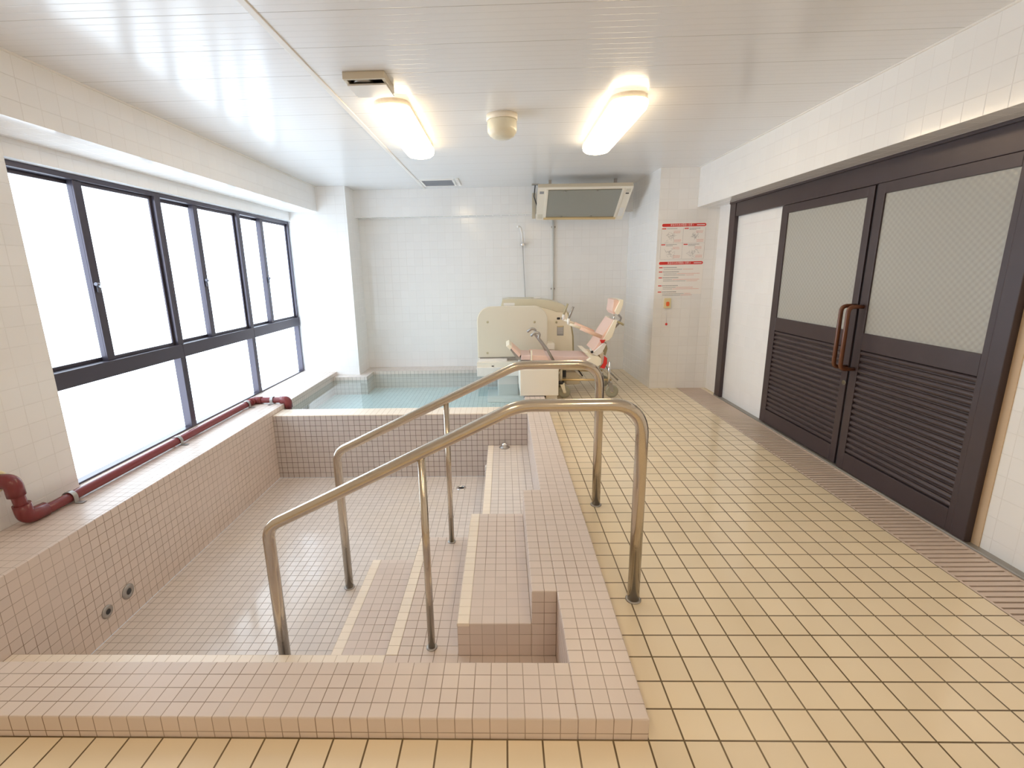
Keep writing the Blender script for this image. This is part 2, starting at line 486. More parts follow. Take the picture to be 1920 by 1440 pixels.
bays = [(2.50, 3.645), (3.645, 4.735), (4.735, 5.84)]
mids = [2.985, 4.105, 5.21]
for k, (y0, y1) in enumerate(bays):
    w = thing('window_%d' % (k + 1), (-2.56, (y0 + y1) / 2, WZ0), ('dark framed frosted window bay nearest the front of the room', 'middle dark framed frosted window bay', 'dark framed frosted window bay nearest the corner pillar')[k], 'window', kind='structure')
    bm = B()
    box(bm, -2.62, -2.525, y0, y0 + .03, WZ0, WZ1, bev=.002)
    box(bm, -2.62, -2.525, y1 - .03, y1, WZ0, WZ1, bev=.002)
    box(bm, -2.62, -2.525, y0 + .03, y1 - .03, WZ1 - .03, WZ1, bev=.002)
    box(bm, -2.62, -2.525, y0 + .03, y1 - .03, WZ0, WZ0 + .012, bev=.002)
    box(bm, -2.62, -2.515, y0 + .001, y1 - .001, .685, .785, bev=.003)
    obj('window_frame', bm, M['bronze_win'], w)
    # lower fixed pane
    bx('pane', 'day', w, -2.590, -2.584, y0 + .03, y1 - .03, WZ0 + .012, .685)
    ym = mids[k]
    for s, (a, b_, xx) in enumerate(((y0 + .03, ym + .012, -2.600), (ym - .028, y1 - .03, -2.565))):
        bm = B(); bars(bm, xx - .014, xx + .014, a, b_, .785, WZ1 - .03, .022 if s == 0 else .022)
        sash = obj('sash', bm, M['bronze_win'], w)
        bx('pane', 'day', sash, xx - .003, xx + .003, a + .022, b_ - .022, .807, WZ1 - .052)
    bm = B(); box(bm, -2.552, -2.540, ym - .028, ym + .03, .785, WZ1 - .03, bev=.002)
    st = obj('meeting_stile', bm, M['bronze_win'], w)
    bm = B()
    box(bm, -2.540, -2.527, ym - .014, ym + .012, 1.215, 1.275, bev=.004)
    tube(bm, [(-2.53, ym, 1.25), (-2.508, ym - .03, 1.265), (-2.505, ym - .05, 1.268)], .011, seg=8)
    obj('latch', bm, M['latch'], st)

# ------------------------------------------------------------------ doors
XD = 2.180
bm = B()
box(bm, XD - .012, XR, 2.085, 2.160, 0, 1.886, bev=.003)          # near jamb
box(bm, XD - .012, XR, 4.735, 4.845, 0, 1.886, bev=.003)          # far jamb
box(bm, XD - .006, XR, 2.160, 4.735, 1.752, 1.886, bev=.003)      # header
box(bm, XD - .020, XR, 2.085, 4.845, 1.872, 1.888, bev=.002)
tag(obj('trim_6', bm, M['bronze']), 'dark bronze frame around the sliding doors', 'door frame', kind='structure')
bm = B(); box(bm, XD - .024, XR, 2.06, 4.85, 1.8885, 1.8925)
tag(obj('trim_7', bm, M['white']), 'thin white strip above the door frame', 'strip', kind='structure')
bm = B(); box(bm, XR - .004, XR + .001, 2.045, 2.085, 0, 1.886)
tag(obj('trim_8', bm, M['sealant']), 'tan strip beside the door frame', 'strip', kind='structure')
bm = B()
box(bm, 2.160, 2.172, YN, 4.84, 0, .010, bev=.002); box(bm, 2.178, XR, YN, 4.74, 0, .006)
tag(obj('trim_9', bm, M['threshold']), 'grey metal sill along the foot of the doors', 'door sill', kind='structure')

def leaf(n, y0, y1, gl0, gl1, lv0, lv1, label, hy, lock):
    d = thing('door_%d' % n, (XD, (y0 + y1) / 2, .012), label, 'door', kind='structure')
    x0, x1 = XD + .002, XD + .024
    if n == 2: x0, x1 = XD - .010, XD + .018
    bm = B()
    zt = 1.750
    box(bm, x0, x1, y0, gl0, .012, zt, bev=.002)
    box(bm, x0, x1, gl1, y1, .012, zt, bev=.002)
    box(bm, x0, x1, gl0, gl1, .012, .125, bev=.002)
    box(bm, x0, x1, gl0, gl1, .790, .893, bev=.002)
    box(bm, x0, x1, gl0, gl1, 1.690, zt, bev=.002)
    obj('door_frame', bm, M['bronze'], d)
    bx('pane', 'obscure', d, x0 + .010, x0 + .016, gl0, gl1, .893, 1.690)
    bm = B()
    box(bm, x0 + .016, x1, gl0, gl1, .125, .790)
    ns = 18
    pz = (.790 - .125) / ns
    for i in range(ns):
        z = .125 + i * pz
        hh = pz * .40
        prism(bm, [(x0 + .0158 - .0135 * math.sin(PI * q / 6), z + .003 + hh - hh * math.cos(PI * q / 6)) for q in range(7)], gl0 + .0005, gl1 - .0005)
    obj('louvre_panel', bm, M['bronze'], d)
    bm = B()
    tube(bm, fillet([(x0 + .001, hy, 1.050), (x0 - .085, hy, 1.050), (x0 - .085, hy, .665), (x0 + .001, hy, .665)], .035), .0125, seg=14)
    obj('pull_handle', bm, M['brown_wood'], d)
    if lock:
        bm = B(); lathe(bm, (x0 - .004, hy, .560), [(.016, 0), (.016, .004), (.012, .006)], axis='x', seg=20)
        obj('lock', bm, M['chrome'], d)
    return d
leaf(1, 3.022, 3.975, 3.075, 3.895, 0, 0, 'dark sliding door leaf with obscured glass and louvres, beside the white tiled bay', 3.035, True)
bx('gap_shade', 'dark', bpy.data.objects['trim_6'], XR - .012, XR, 2.96, 3.05, .012, 1.75)  # dark strip over the white wall, stands in for shade between the leaves
leaf(2, 2.160, 2.984, 2.190, 2.925, 0, 0, 'dark sliding door leaf with obscured glass and louvres, nearer the front of the room', 2.955, False)

# ------------------------------------------------------------------ floor gutter grate
g = thing('floor_grate', (2.027, 2, -.03), 'long pinkish slatted drain grate along the doors', 'drain grate')
bm = B(); box(bm, 1.895, 2.160, YN, YF, -.1, -.035)
obj('channel', bm, M['sump'], g)
bm = B()
yy = YN + .01
while yy < 5.15:
    box(bm, 1.905, 2.150, yy, yy + .023, -.012, -.001)
    yy += .033
box(bm, 1.895, 1.9055, YN, 5.15, -.03, 0.0005); box(bm, 2.1495, 2.160, YN, 5.15, -.03, 0.0005)
obj('slats', bm, M['grate'], g)

# ------------------------------------------------------------------ sunken bath
bath = thing('sunken_bath', (-.85, 2.7, 0), 'empty sunken bath lined with small pinkish mosaic tiles, with steps on its right', 'bath')
BZ = -.53
XL = -2.085
bx('basin_floor', 'mosaic_floor', bath, XL, .195, 1.30, 4.05, BZ - .08, BZ)
bm = B()
box(bm, XL, .195, 1.10, 1.30, BZ, .07, bev=.004)
box(bm, .195, .395, 1.10, 5.94, BZ, .07, bev=.004)
rim = obj('rim', bm, M['mosaic'], bath)
bx('ledge', 'mosaic', bath, XW, XL, YN + .001, 5.75, BZ, .113, bev=.004)
dv = bx('dividing_wall', 'mosaic_dark', bath, XL, .195, 4.05, 4.25, BZ, .068, bev=.004)
bx('nosing', 'nosing', dv, XL, .195, 4.049, 4.251, .060, .070, bev=.004)
fb = bx('front_bench', 'mosaic', bath, XL, .195, 1.30, 1.65, BZ, -.23, bev=.003)
bx('nosing', 'nosing', fb, XL, -.505, 1.60, 1.652, -.244, -.229, bev=.004)
bx('top_step', 'mosaic', bath, .095, .195, 1.65, 2.54, BZ, .07, bev=.004)
for x0, x1, z in ((-.205, .095, -.08), (-.505, -.205, -.23), (-.805, -.505, -.38)):
    s = bx('step', 'mosaic', bath, x0, x1, 1.65, 2.54, BZ, z, bev=.003)
    bx('nosing', 'nosing', s, x0 - .002, x0 + .05, 1.649 if z > -.3 and z < -.1 else 1.649, 2.541, z - .014, z + .001, bev=.004)
sb = bx('side_bench', 'mosaic_floor', bath, -.155, .195, 2.54, 4.05, BZ, -.23, bev=.003)
bx('nosing', 'nosing', sb, -.157, -.105, 2.541, 4.049, -.244, -.229, bev=.004)
# white grille strip on the side of the bench
bm = B()
for i in range(12):
    box(bm, -.168, -.156, 3.60, 3.64, -.50 + i * .022, -.487 + i * .022)
box(bm, -.160, -.1545, 3.595, 3.645, -.51, -.24)
obj('grille', bm, M['white'], sb)

# bath fittings
def jet(x, y, z, r, label):
    t = thing('water_jet', (x, y, z), label, 'bath fitting')
    bm = B(); lathe(bm, (x, y, z), [(r, 0), (r, .004), (r * .8, .008), (r * .45, .008), (r * .42, .004)], axis='x')
    obj('flange', bm, M['grey_steel'], t)
    bm = B(); lathe(bm, (x + .004, y, z), [(r * .40, 0), (r * .40, .004), (r * .2, .005)], axis='x')
    core = obj('screen', bm, M['dark'], t)
jet(XL, 2.105, -.389, .034, 'smaller round metal fitting low on the left side of the empty bath')
jet(XL, 2.249, -.377, .040, 'larger round metal fitting low on the left side of the empty bath')

def floor_drain(x, y, z, r, label):
    t = thing('bath_drain', (x, y, z), label, 'drain')
    bm = B(); lathe(bm, (x, y, z), [(r, 0), (r, .003), (r * .8, .006), (r * .62, .006), (r * .6, .001)])
    obj('flange', bm, M['chrome'], t)
    bm = B(); lathe(bm, (x, y, z + .001), [(r * .6, 0), (r * .58, .002), (r * .3, .003)])
    obj('strainer', bm, M['dark'], t)
floor_drain(-.389, 3.813, BZ, .043, 'round metal drain in the floor of the empty bath')
t = thing('bath_nozzle', (-.01, 4.0, -.23), 'round chrome nozzle on the side bench against the dividing wall', 'bath fitting')
bm = B(); lathe(bm, (-.01, 3.995, -.23), [(.045, 0), (.045, .006), (.032, .012), (.03, .02)])
obj('flange', bm, M['grey_steel'], t)
bm = B(); lathe(bm, (-.01, 3.995, -.212), [(.026, 0), (.026, .012), (.018, .024), (.006, .028)])
obj('nozzle_head', bm, M['chrome'], t)

# ------------------------------------------------------------------ filled pool
pool = thing('soaking_pool', (-.85, 5.1, 0), 'filled soaking pool between the dividing wall and the far wall', 'pool')
PZ = -.15
bm = B(); box(bm, XL, .195, 4.25, 5.94, PZ - .05, PZ)
obj('pool_floor', bm, M['pool'], pool)
bm = B()
prism(bm, [(XL + .0005, 5.62), (-1.675, 5.62), (-1.675, 5.94), (.395, 5.94), (.395, YF), (-1.797, YF), (-1.797, 5.75), (XL + .0005, 5.75)], PZ, .07, axis='z')
obj('pool_ledge', bm, M['mosaic_floor'], pool)
bm = B()
bm.faces.new([bm.verts.new(q) for q in ((XL + .001, 4.252, .031), (.1945, 4.252, .031), (.1945, 5.938, .031), (-1.674, 5.938, .031), (-1.674, 5.618, .031), (XL + .001, 5.618, .031))])
tag(obj('pool_water', bm, M['water'], recalc=False), 'clear bluish green water filling the far pool', 'water', kind='stuff')

# ------------------------------------------------------------------ maroon water pipe
pp = thing('water_pipe', (-2.37, 3.2, .113), 'maroon plastic pipe lying along the window ledge', 'pipe')
zp = .145
run = fillet([(-2.450, 2.090, .352), (-2.395, 2.090, .352), (-2.390, 2.110, zp), (-2.372, 2.24, zp), (-2.374, 4.31, zp), (-2.085, 4.315, zp), (-2.060, 4.318, zp - .01), (-2.055, 4.320, .035)], .03, n=5)
tb('pipe', 'maroon', pp, run, .027, seg=18)
tb('elbow', 'maroon', pp, fillet([(-2.465, 2.088, .352), (-2.393, 2.090, .353), (-2.393, 2.094, .275)], .035), .037, seg=18)
tb('elbow', 'maroon', pp, fillet([(-2.391, 2.104, .225), (-2.390, 2.110, zp + .004), (-2.378, 2.200, zp + .004)], .035), .037, seg=18)
tb('elbow', 'maroon', pp, fillet([(-2.374, 4.235, zp), (-2.374, 4.311, zp), (-2.300, 4.312, zp)], .03), .034, seg=18)
tb('elbow', 'maroon', pp, fillet([(-2.125, 4.315, zp), (-2.057, 4.316, zp), (-2.055, 4.320, .070)], .03), .036, seg=18)
bm = B(); lathe(bm, (-2.466, 2.088, .352), [(.052, 0), (.052, .004), (.045, .007)], axis='x')
obj('wall_flange', bm, M['yellow_plate'], pp)
def clamp(c, along):
    bm = B()
    n = 14
    pts = []
    for i in range(n + 1):
        a = PI * i / n
        pts.append((.032 * math.cos(a), .032 * math.sin(a)))
    prof = [(-.075, -.030), (-.032, -.030)] + [(-q[0], q[1]) for q in pts] + [(.032, -.030), (.075, -.030)]
    th = .003
    out = [(q[0] * (1.09 if abs(q[0]) < .04 else 1), q[1] + (th if q[1] <= -.02 else th)) for q in prof]
    ring_in = prof; ring_out = out
    for s in range(len(prof) - 1):
        vs = []
        for w_ in (-.013, .013):
            for q in (ring_in[s], ring_in[s + 1], ring_out[s + 1], ring_out[s]):
                if along == 'y': vs.append(bm.verts.new((c[0] + q[0], c[1] + w_, c[2] + q[1])))
                else: vs.append(bm.verts.new((c[0] + w_, c[1] + q[0], c[2] + q[1])))
        for f in ((0, 1, 2, 3), (7, 6, 5, 4), (0, 4, 5, 1), (3, 2, 6, 7)):
            bm.faces.new([vs[i] for i in f])
    obj('clamp', bm, M['grey_steel'], pp)
clamp((-2.372, 2.335, zp), 'y'); clamp((-2.373, 3.215, zp), 'y'); clamp((-2.374, 4.165, zp), 'y'); clamp((-2.20, 4.313, zp), 'x')

# ------------------------------------------------------------------ handrails
def rail(y, label, xs):
    xr, xa, za, xb_, zb, xm, zmb, zlb, zt = xs
    t = thing('handrail', (xr, y, 0), label, 'handrail', group=None)
    path = fillet([(xr, y, 0.0), (xr, y, zt), (xa, y, zt), (xb_, y, zb), (xb_ , y, zlb)], [0, .125, .22, .085, 0], n=12)
    tb('rail', 'steel', t, path, .0235, seg=24)
    zj = zt + (zb - zt) * (xm - xa) / (xb_ - xa) - .01
    tb('post', 'steel', t, [(xm, y, zmb), (xm, y, zj)], .0150, seg=18)
    for (x, z, rr) in ((xr, 0, .026), (xm, zmb, .018), (xb_, zlb, .026)):
        bm = B(); lathe(bm, (x, y, z), [(rr + .005, 0), (rr + .005, .003), (rr, .006)])
        obj('base_collar', bm, M['grey_steel'], t)
rail(1.692, 'front stainless steel handrail rising from the bath steps to the tiled floor', (.507, .050, .819, -.948, .330, -.320, -.23, BZ, .819))
rail(2.490, 'rear stainless steel handrail rising from the bath steps to the tiled floor', (.507, .070, .812, -.946, .330, -.320, -.23, BZ, .812))

# ------------------------------------------------------------------ ceiling lamps and fittings
def lamp(x, y0, y1, label, group=None):
    t = thing('ceiling_lamp', (x, (y0 + y1) / 2, ZC), label, 'ceiling light', group=group)
    def slot(w, inset):
        pts = []
        hw = w / 2
        n = 14
        for i in range(n + 1):
            a = PI * i / n
            pts.append((x + hw * math.cos(a), y1 - .085 - inset + .085 * math.sin(a)))
        for i in range(n + 1):
            a = PI + PI * i / n
            pts.append((x + hw * math.cos(a), y0 + .085 + inset + .085 * math.sin(a)))
        return pts
    bm = B(); prism(bm, slot(.205, .004), ZC - .030, ZC, axis='z')
    obj('lamp_base', bm, M['lamp_base'], t)
    bm = B()
    loops = []
    for w, ins, z in ((.215, 0, ZC - .030), (.217, 0, ZC - .050), (.205, .006, ZC - .072), (.172, .022, ZC - .088), (.11, .05, ZC - .096)):
        loops.append([bm.verts.new((q[0], q[1], z)) for q in slot(w, ins)])
    n = len(loops[0])
    for i in range(len(loops) - 1):
        for k in range(n):
            j = (k + 1) % n
            f = bm.faces.new((loops[i][k], loops[i][j], loops[i + 1][j], loops[i + 1][k])); f.smooth = True
    bm.faces.new(loops[0]); bm.faces.new(loops[-1])
    obj('lamp_cover', bm, M['lamp'], t)
lamp(-.640, 2.980, 4.140, 'lit oblong ceiling light on the left, beside the open vent')
lamp(.740, 2.980, 4.140, 'lit oblong ceiling light on the right, above the tiled floor')
lamp(-.640, -.70, .46, 'lit oblong ceiling light behind the viewpoint on the left')
lamp(.740, -.70, .46, 'lit oblong ceiling light behind the viewpoint on the right')

t = thing('dome_fitting', (.004, 3.36, ZC), 'round cream dome fitting between the two lit ceiling lights', 'ceiling fitting')
bm = B(); lathe(bm, (.004, 3.36, ZC), [(.100, 0), (.100, -.030), (.096, -.034)], seg=48)
obj('dome_base', bm, M['cream_pale'], t)
bm = B(); lathe(bm, (.004, 3.36, ZC), [(.094, -.034), (.096, -.042), (.096, -.085), (.092, -.105), (.078, -.124), (.055, -.137), (.025, -.143), (.003, -.144)], seg=48)
obj('dome_cover', bm, M['opal'], t)

t = thing('ceiling_vent', (-.675, 2.74, ZC), 'open white ceiling vent with its flap hanging down beside the left lamp', 'vent')
bm = B()
box(bm, -.782, -.572, 2.610, 2.628, ZC - .034, ZC, bev=.003); box(bm, -.782, -.572, 2.812, 2.830, ZC - .034, ZC, bev=.003)
box(bm, -.782, -.764, 2.628, 2.812, ZC - .034, ZC, bev=.003); box(bm, -.590, -.572, 2.628, 2.812, ZC - .034, ZC, bev=.003)
obj('vent_frame', bm, M['beige_metal'], t)
bx('vent_duct', 'dark', t, -.764, -.590, 2.628, 2.812, ZC - .010, ZC - .001)
bm = B(); lathe(bm, (-.700, 2.70, ZC - .030), [(.05, 0), (.05, .02)], seg=24)
obj('fan_hub', bm, M['grey_steel'], t)
bm = B(); prism(bm, [(2.668, ZC - .044), (2.668, ZC - .036), (2.860, ZC - .030), (2.860, ZC - .038)], -.775, -.580, axis='x')
obj('flap', bm, M['white'], t)

t = thing('air_outlet', (-.70, 5.67, ZC), 'small flat grey ceiling outlet near the far wall', 'vent')
bm = B()
box(bm, -.895, -.525, 5.485, 5.50, ZC - .012, ZC); box(bm, -.895, -.525, 5.85, 5.865, ZC - .012, ZC)
box(bm, -.895, -.875, 5.50, 5.85, ZC - .012, ZC); box(bm, -.545, -.525, 5.50, 5.85, ZC - .012, ZC)
obj('outlet_frame', bm, M['white'], t)
bm = B(); box(bm, -.875, -.545, 5.50, 5.85, ZC - .006, ZC)
for i in range(12): box(bm, -.875, -.545, 5.505 + i * .029, 5.519 + i * .029, ZC - .010, ZC - .005)
obj('louvre', bm, M['vent_grey'], t)
bm = B(); box(bm, -.500, -.470, 5.45, 5.85, ZC - .016, ZC, bev=.003)
obj('clip_rail', bm, M['white'], t)

# ------------------------------------------------------------------ heater panel
T = {k: Vector(v) for k, v in {
    'TL': (0.381, 5.400, 2.148), 'TR': (1.387, 5.400, 2.142),
    'BR': (1.400, 5.920, 1.860), 'BL': (0.393, 5.920, 1.875)}.items()}
t = thing('wall_heater', (.9, 5.9, 2.0), 'tilted beige framed grey heater panel hanging under the ceiling', 'heater')
nrm = (T['BL'] - T['TL']).cross(T['TR'] - T['TL']).normalized()
if nrm.z > 0: nrm = -nrm
def hp(u, v, h=0.0):
    a = T['TL'].lerp(T['TR'], u); b = T['BL'].lerp(T['BR'], u)
    return a.lerp(b, v) + nrm * h
def slab(bm, u0, u1, v0, v1, h0, h1):
    vs = [bm.verts.new(hp(u, v, h)) for h in (h0, h1) for v in (v0, v1) for u in (u0, u1)]
    for f in ((0, 2, 3, 1), (4, 5, 7, 6), (0, 1, 5, 4), (2, 6, 7, 3), (0, 4, 6, 2), (1, 3, 7, 5)):
        bm.faces.new([vs[i] for i in f])
bm = B(); slab(bm, 0, 1, 0, 1, -.045, -.004)
obj('casing', bm, M['beige_metal'], t)
bm = B()
slab(bm, 0, .085, 0, 1, -.004, .004); slab(bm, .915, 1, 0, 1, -.004, .004); slab(bm, .085, .915, 0, .05, -.004, .004)
obj('end_panels', bm, M['cream_pale'], t)
for u0, u1 in ((.085, .11), (.89, .915)):
    bm = B(); slab(bm, u0, u1, .05, .97, -.004, .012)
    obj('side_rail', bm, M['cream_pale'], t)
bm = B(); slab(bm, .085, .915, .90, .97, -.004, .014)
obj('reflector_strip', bm, M['brass'], t)
bm = B(); slab(bm, .11, .89, .08, .90, -.004, .006)
obj('heating_panel', bm, M['pane_side'], t)
for u, v in ((.29, .10), (.63, .09), (.29, .87), (.63, .86)):
    bm = B(); c = hp(u, v, .008); lathe(bm, c, [(.010, 0), (.010, -.008), (.006, -.010)], seg=14)
    obj('clip', bm, M['grey_steel'], t)
for u0, u1, v0, v1, mt_ in ((.02, .065, .10, .17, 'grey_print'), (.015, .07, .80, .95, 'tan'), (.935, .985, .06, .15, 'tan'), (.94, .975, .17, .20, 'dark'), (.93, .985, .62, .88, 'white')):
    bm = B(); slab(bm, u0, u1, v0, v1, .004, .0055)
    obj('control_label', bm, M[mt_], t)
bx('wall_plate', 'beige_metal', t, .355, .395, 6.045, 6.060, 1.90, 2.19)
bx('ceiling_bracket', 'grey_steel', t, .345, .43, 5.92, 5.96, ZC - .012, ZC)
bx('hanger', 'grey_steel', t, .52, .55, 5.70, 5.73, 2.05, ZC)
bx('hanger', 'grey_steel', t, 1.25, 1.28, 5.70, 5.73, 2.05, ZC)
tb('cable', 'dark', t, fillet([(.385, 5.95, ZC - .01), (.372, 5.97, 2.14), (.395, 5.99, 2.08), (.420, 5.90, 1.98)], .05), .006, seg=8)

# ------------------------------------------------------------------ shower and conduit on the far wall
t = thing('hand_shower', (.245, YF, 1.6), 'slim hand shower in a chrome wall holder with its hose hanging down', 'shower')
tb('shower_head', 'white', t, fillet([(.180, 6.10, 1.815), (.212, 6.12, 1.815), (.235, 6.13, 1.74), (.246, 6.14, 1.63)], .03), 0.013, seg=12)
bm = B(); box(bm, .228, .266, 6.12, YF, 1.590, 1.622, bev=.006); tube(bm, [(.222, 6.14, 1.606), (.272, 6.14, 1.606)], .011, seg=12)
obj('wall_holder', bm, M['chrome'], t)
tb('hose', 'grey_steel', t, [(.246, 6.14, 1.60), (.250, 6.16, 1.45), (.270, 6.17, 1.05), (.285, 6.15, .70), (.285, 6.1, .45)], .0045, seg=8)
t = thing('wall_conduit', (.625, YF, 1.4), 'grey vertical conduit tube on the far wall under the heater', 'conduit')
tb('tube', 'pale_grey', t, [(.621, 6.183, 1.955), (.629, 6.183, .45)], .014, seg=12)
for z in (1.80, 1.05):
    bx('saddle', 'grey_steel', t, .600, .652, 6.180, YF, z, z + .02, bev=.002)

# ------------------------------------------------------------------ posters and call button on the right pillar
YP = 5.155
def txt(body, size, x, z, y, mat, parent, name='heading_text', right=False, width=None):
    cu = bpy.data.curves.new('t', 'FONT'); cu.body = body; cu.size = size; cu.align_x = 'CENTER'; cu.align_y = 'CENTER'
    o = bpy.data.objects.new('t', cu); S.collection.objects.link(o)
    bpy.context.view_layer.update()
    me = bpy.data.meshes.new_from_object(o)
    bpy.data.objects.remove(o)
    bm = B(); bm.from_mesh(me)
    bmesh.ops.rotate(bm, verts=bm.verts, cent=(0, 0, 0), matrix=Matrix.Rotation(PI / 2, 3, 'X'))
    if width and bm.verts:
        w0 = max(v.co.x for v in bm.verts) - min(v.co.x for v in bm.verts)
        for v in bm.verts: v.co.x *= width / max(w0, 1e-6)
    bmesh.ops.translate(bm, verts=bm.verts, vec=(x, y, z))
    if not bm.verts: bm.free(); return
    obj(name, bm, M[mat], parent)

def poster(x0, x1, z0, z1, num, label):
    t = thing('safety_poster', ((x0 + x1) / 2, YP, z0), label, 'poster')
    bx('sheet', 'paper', t, x0, x1, YP - .002, YP, z0, z1)
    w = x1 - x0
    bm = B(); prism(bm, rounded(x0 + .01, x1 - .006, z1 - .038, z1 - .008, .014), YP - .003, YP - .0019)
    band = obj('red_heading_band', bm, M['red_print'], t)
    txt('安全のための取扱い注意 %d' % num, .024, x0 + w * .46, z1 - .023, YP - .0034, 'white_print', band, width=w * .50)
    bm = B(); box(bm, x1 - .10, x1 - .02, YP - .0034, YP - .0029, z1 - .027, z1 - .020)
    obj('logo_strip', bm, M['white_print'], band)
    return t, w
def dashes(bm, x0, x1, z, h, y):
    x = x0
    while x < x1 - .004:
        l = random.uniform(.006, .013)
        box(bm, x, min(x + l, x1), y - .0006, y, z - h / 2, z + h / 2); x += l + .0025
t, w = poster(1.622, 2.085, 1.372, 1.742, 1, 'upper safety poster with a red heading and four line drawings')
px0, pz1 = 1.622, 1.742
gry, prd = B(), B()
yq = YP - .0021
for cxi in range(2):
    for rzi in range(2):
        a = px0 + .012 + cxi * .228; b_ = pz1 - .052 - rzi * .158
        bx('red_caption', 'red_print', t, a, a + .042, yq - .0006, yq, b_ - .010, b_)
        dashes(gry, a + .05, a + .16, b_ - .005, .006, yq)
        if cxi or rzi: dashes(gry, a + .05, a + .12, b_ - .017, .005, yq)
        # a small loose figure drawing: outlines of a bed, wheels and two carers
        cx_, cz = a + .10, b_ - .085
        for q in range(22):
            ang = random.uniform(0, PI); L_ = random.uniform(.015, .05)
            ox, oz = cx_ + random.gauss(0, .025), cz + random.gauss(0, .022)
            tube(gry, [(ox - L_ / 2 * math.cos(ang), yq, oz - L_ / 2 * math.sin(ang)), (ox + .004, yq, oz + .003), (ox + L_ / 2 * math.cos(ang), yq, oz + L_ / 2 * math.sin(ang))], .0008, seg=4)
        for q in range(3):
            aa = random.uniform(0, 6); dashes(prd, cx_ + .03, cx_ + .10, cz - .03 - q * .010, .004, yq)
            dashes(prd, cx_ + .02, cx_ + .09, cz + .055 - q * .009, .003, yq)
box(gry, px0 + .006, px0 + .008, yq - .0004, yq, 1.382, pz1 - .05); box(gry, px0 + .228, px0 + .2295, yq - .0004, yq, 1.382, pz1 - .05); box(gry, 2.076, 2.078, yq - .0004, yq, 1.382, pz1 - .05)
box(gry, px0 + .008, 2.076, yq - .0004, yq, 1.380, 1.3815); box(gry, px0 + .008, 2.076, yq - .0004, yq, 1.540, 1.5415)
obj('line_drawings', gry, M['grey_print'], t); obj('pale_red_notes', prd, M['pale_red_print'], t)

t, w = poster(1.612, 2.080, 1.022, 1.364, 2, 'lower safety poster with a red heading above lines of small print')
px0, pz1 = 1.612, 1.364
gry, prd = B(), B()
for zz, n in ((.062, 1), (.106, 2), (.166, 2), (.248, 2), (.312, 2)):
    bx('red_caption', 'red_print', t, px0 + .014, px0 + .050, yq - .0006, yq, pz1 - zz - .010, pz1 - zz)
    dashes(gry, px0 + .056, px0 + .056 + random.uniform(.13, .17), pz1 - zz - .005, .008, yq)
    for q in range(n):
        m = px0 + random.uniform(.15, .30)
        dashes(gry, px0 + .064, m, pz1 - zz - .024 - q * .015, .005, yq)
        dashes(prd, m + .006, px0 + random.uniform(.34, .44), pz1 - zz - .024 - q * .015, .005, yq)
obj('small_print', gry, M['grey_print'], t); obj('pale_red_notes', prd, M['pale_red_print'], t)

t = thing('call_button', (1.735, YP, .93), 'yellowed emergency call button with an orange centre below the posters', 'call button')
bm = B(); prism(bm, rounded(1.698, 1.768, .878, .982, .008), YP - .018, YP, bev=.003)
obj('button_plate', bm, M['yellow_plate'], t)
bm = B(); prism(bm, rounded(1.716, 1.748, .900, .945, .012), YP - .024, YP - .018)
obj('button', bm, M['orange'], t)
tb('pull_cord', 'white', t, [(1.733, YP - .012, .878), (1.733, YP - .010, .72)], .0018, seg=6)
bm = B(); lathe(bm, (1.733, YP - .014, .695), [(.003, 0), (.010, .005), (.012, .013), (.009, .022), (.002, .026)], seg=16)
obj('cord_knob', bm, M['red'], t)

# ------------------------------------------------------------------ bath lift over the pool edge
t = thing('bath_lift', (.2, 5.3, .03), 'beige bath lift with rounded tan shield panel at the right end of the pool', 'bath lift')
SY = 5.36
def X(u, y): return u
bm = B()
sx0, sz1 = (-0.301, 0.905)
sx1, sz0 = (0.486, 0.333)
prism(bm, rounded(sx0, sx1, sz0, sz1, .155, n=12, corners=(0, 0, 1, 1)), SY, SY + .035, bev=.006)
sh = obj('shield_panel', bm, M['tan'], t)
bm = B()
pr_ = rounded(sx0 - .004, sx1 + .004, sz0 - .002, sz1 + .004, .158, n=12, corners=(0, 0, 1, 1))
prism(bm, pr_, SY + .008, SY + .050)
obj('shield_edge', bm, M['cream_pale'], t)
for (x, z) in ((-0.185, 0.737), (0.340, 0.729), (-0.193, 0.386)):
    bm = B(); lathe(bm, (x, SY - .005, z), [(.004, 0), (.011, .001), (.013, .006)], axis='y', seg=16)
    obj('screw_cap', bm, M['tan_dark'], sh)
# housing behind the shield
HY = 5.56
body = [(-0.016, 0.891), (0.390, 0.891), (0.525, 0.858), (0.617, 0.826), (0.728, 0.818), (0.767, 0.694), (0.794, 0.538), (0.806, 0.273), (-0.037, 0.285)]
bm = B(); prism(bm, body, HY, HY + .30, bev=.008)
obj('housing', bm, M['cream'], t)
cap = [(-0.015, 0.971), (0.065, 0.981), (0.353, 0.976), (0.524, 0.955), (0.659, 0.917), (0.708, 0.885), (0.740, 0.812), (0.611, 0.820), (0.525, 0.852), (0.390, 0.885), (-0.035, 0.892)]
bm = B(); prism(bm, cap, HY - .006, HY + .34, bev=.006)
obj('housing_cap', bm, M['cap_tan'], t)
edge = [(0.709, 0.812), (0.746, 0.811), (0.785, 0.694), (0.813, 0.538), (0.824, 0.272), (0.781, 0.273)]
bm = B(); prism(bm, edge, HY + .02, HY + .32)
obj('housing_edge', bm, M['tan_dark'], t)
def plate(name, mat, u0, z0, u1, z1, y, th, r=.006):
    bm = B(); prism(bm, rounded(min(u0, u1), max(u0, u1), min(z0, z1), max(z0, z1), r), y - th, y + .001)
    return obj(name, bm, M[mat], t)
a = (-0.003, 0.934); b_ = (0.126, 0.901)
plate('name_plate', 'white', a[0], a[1], b_[0], b_[1], HY - .006, .004)
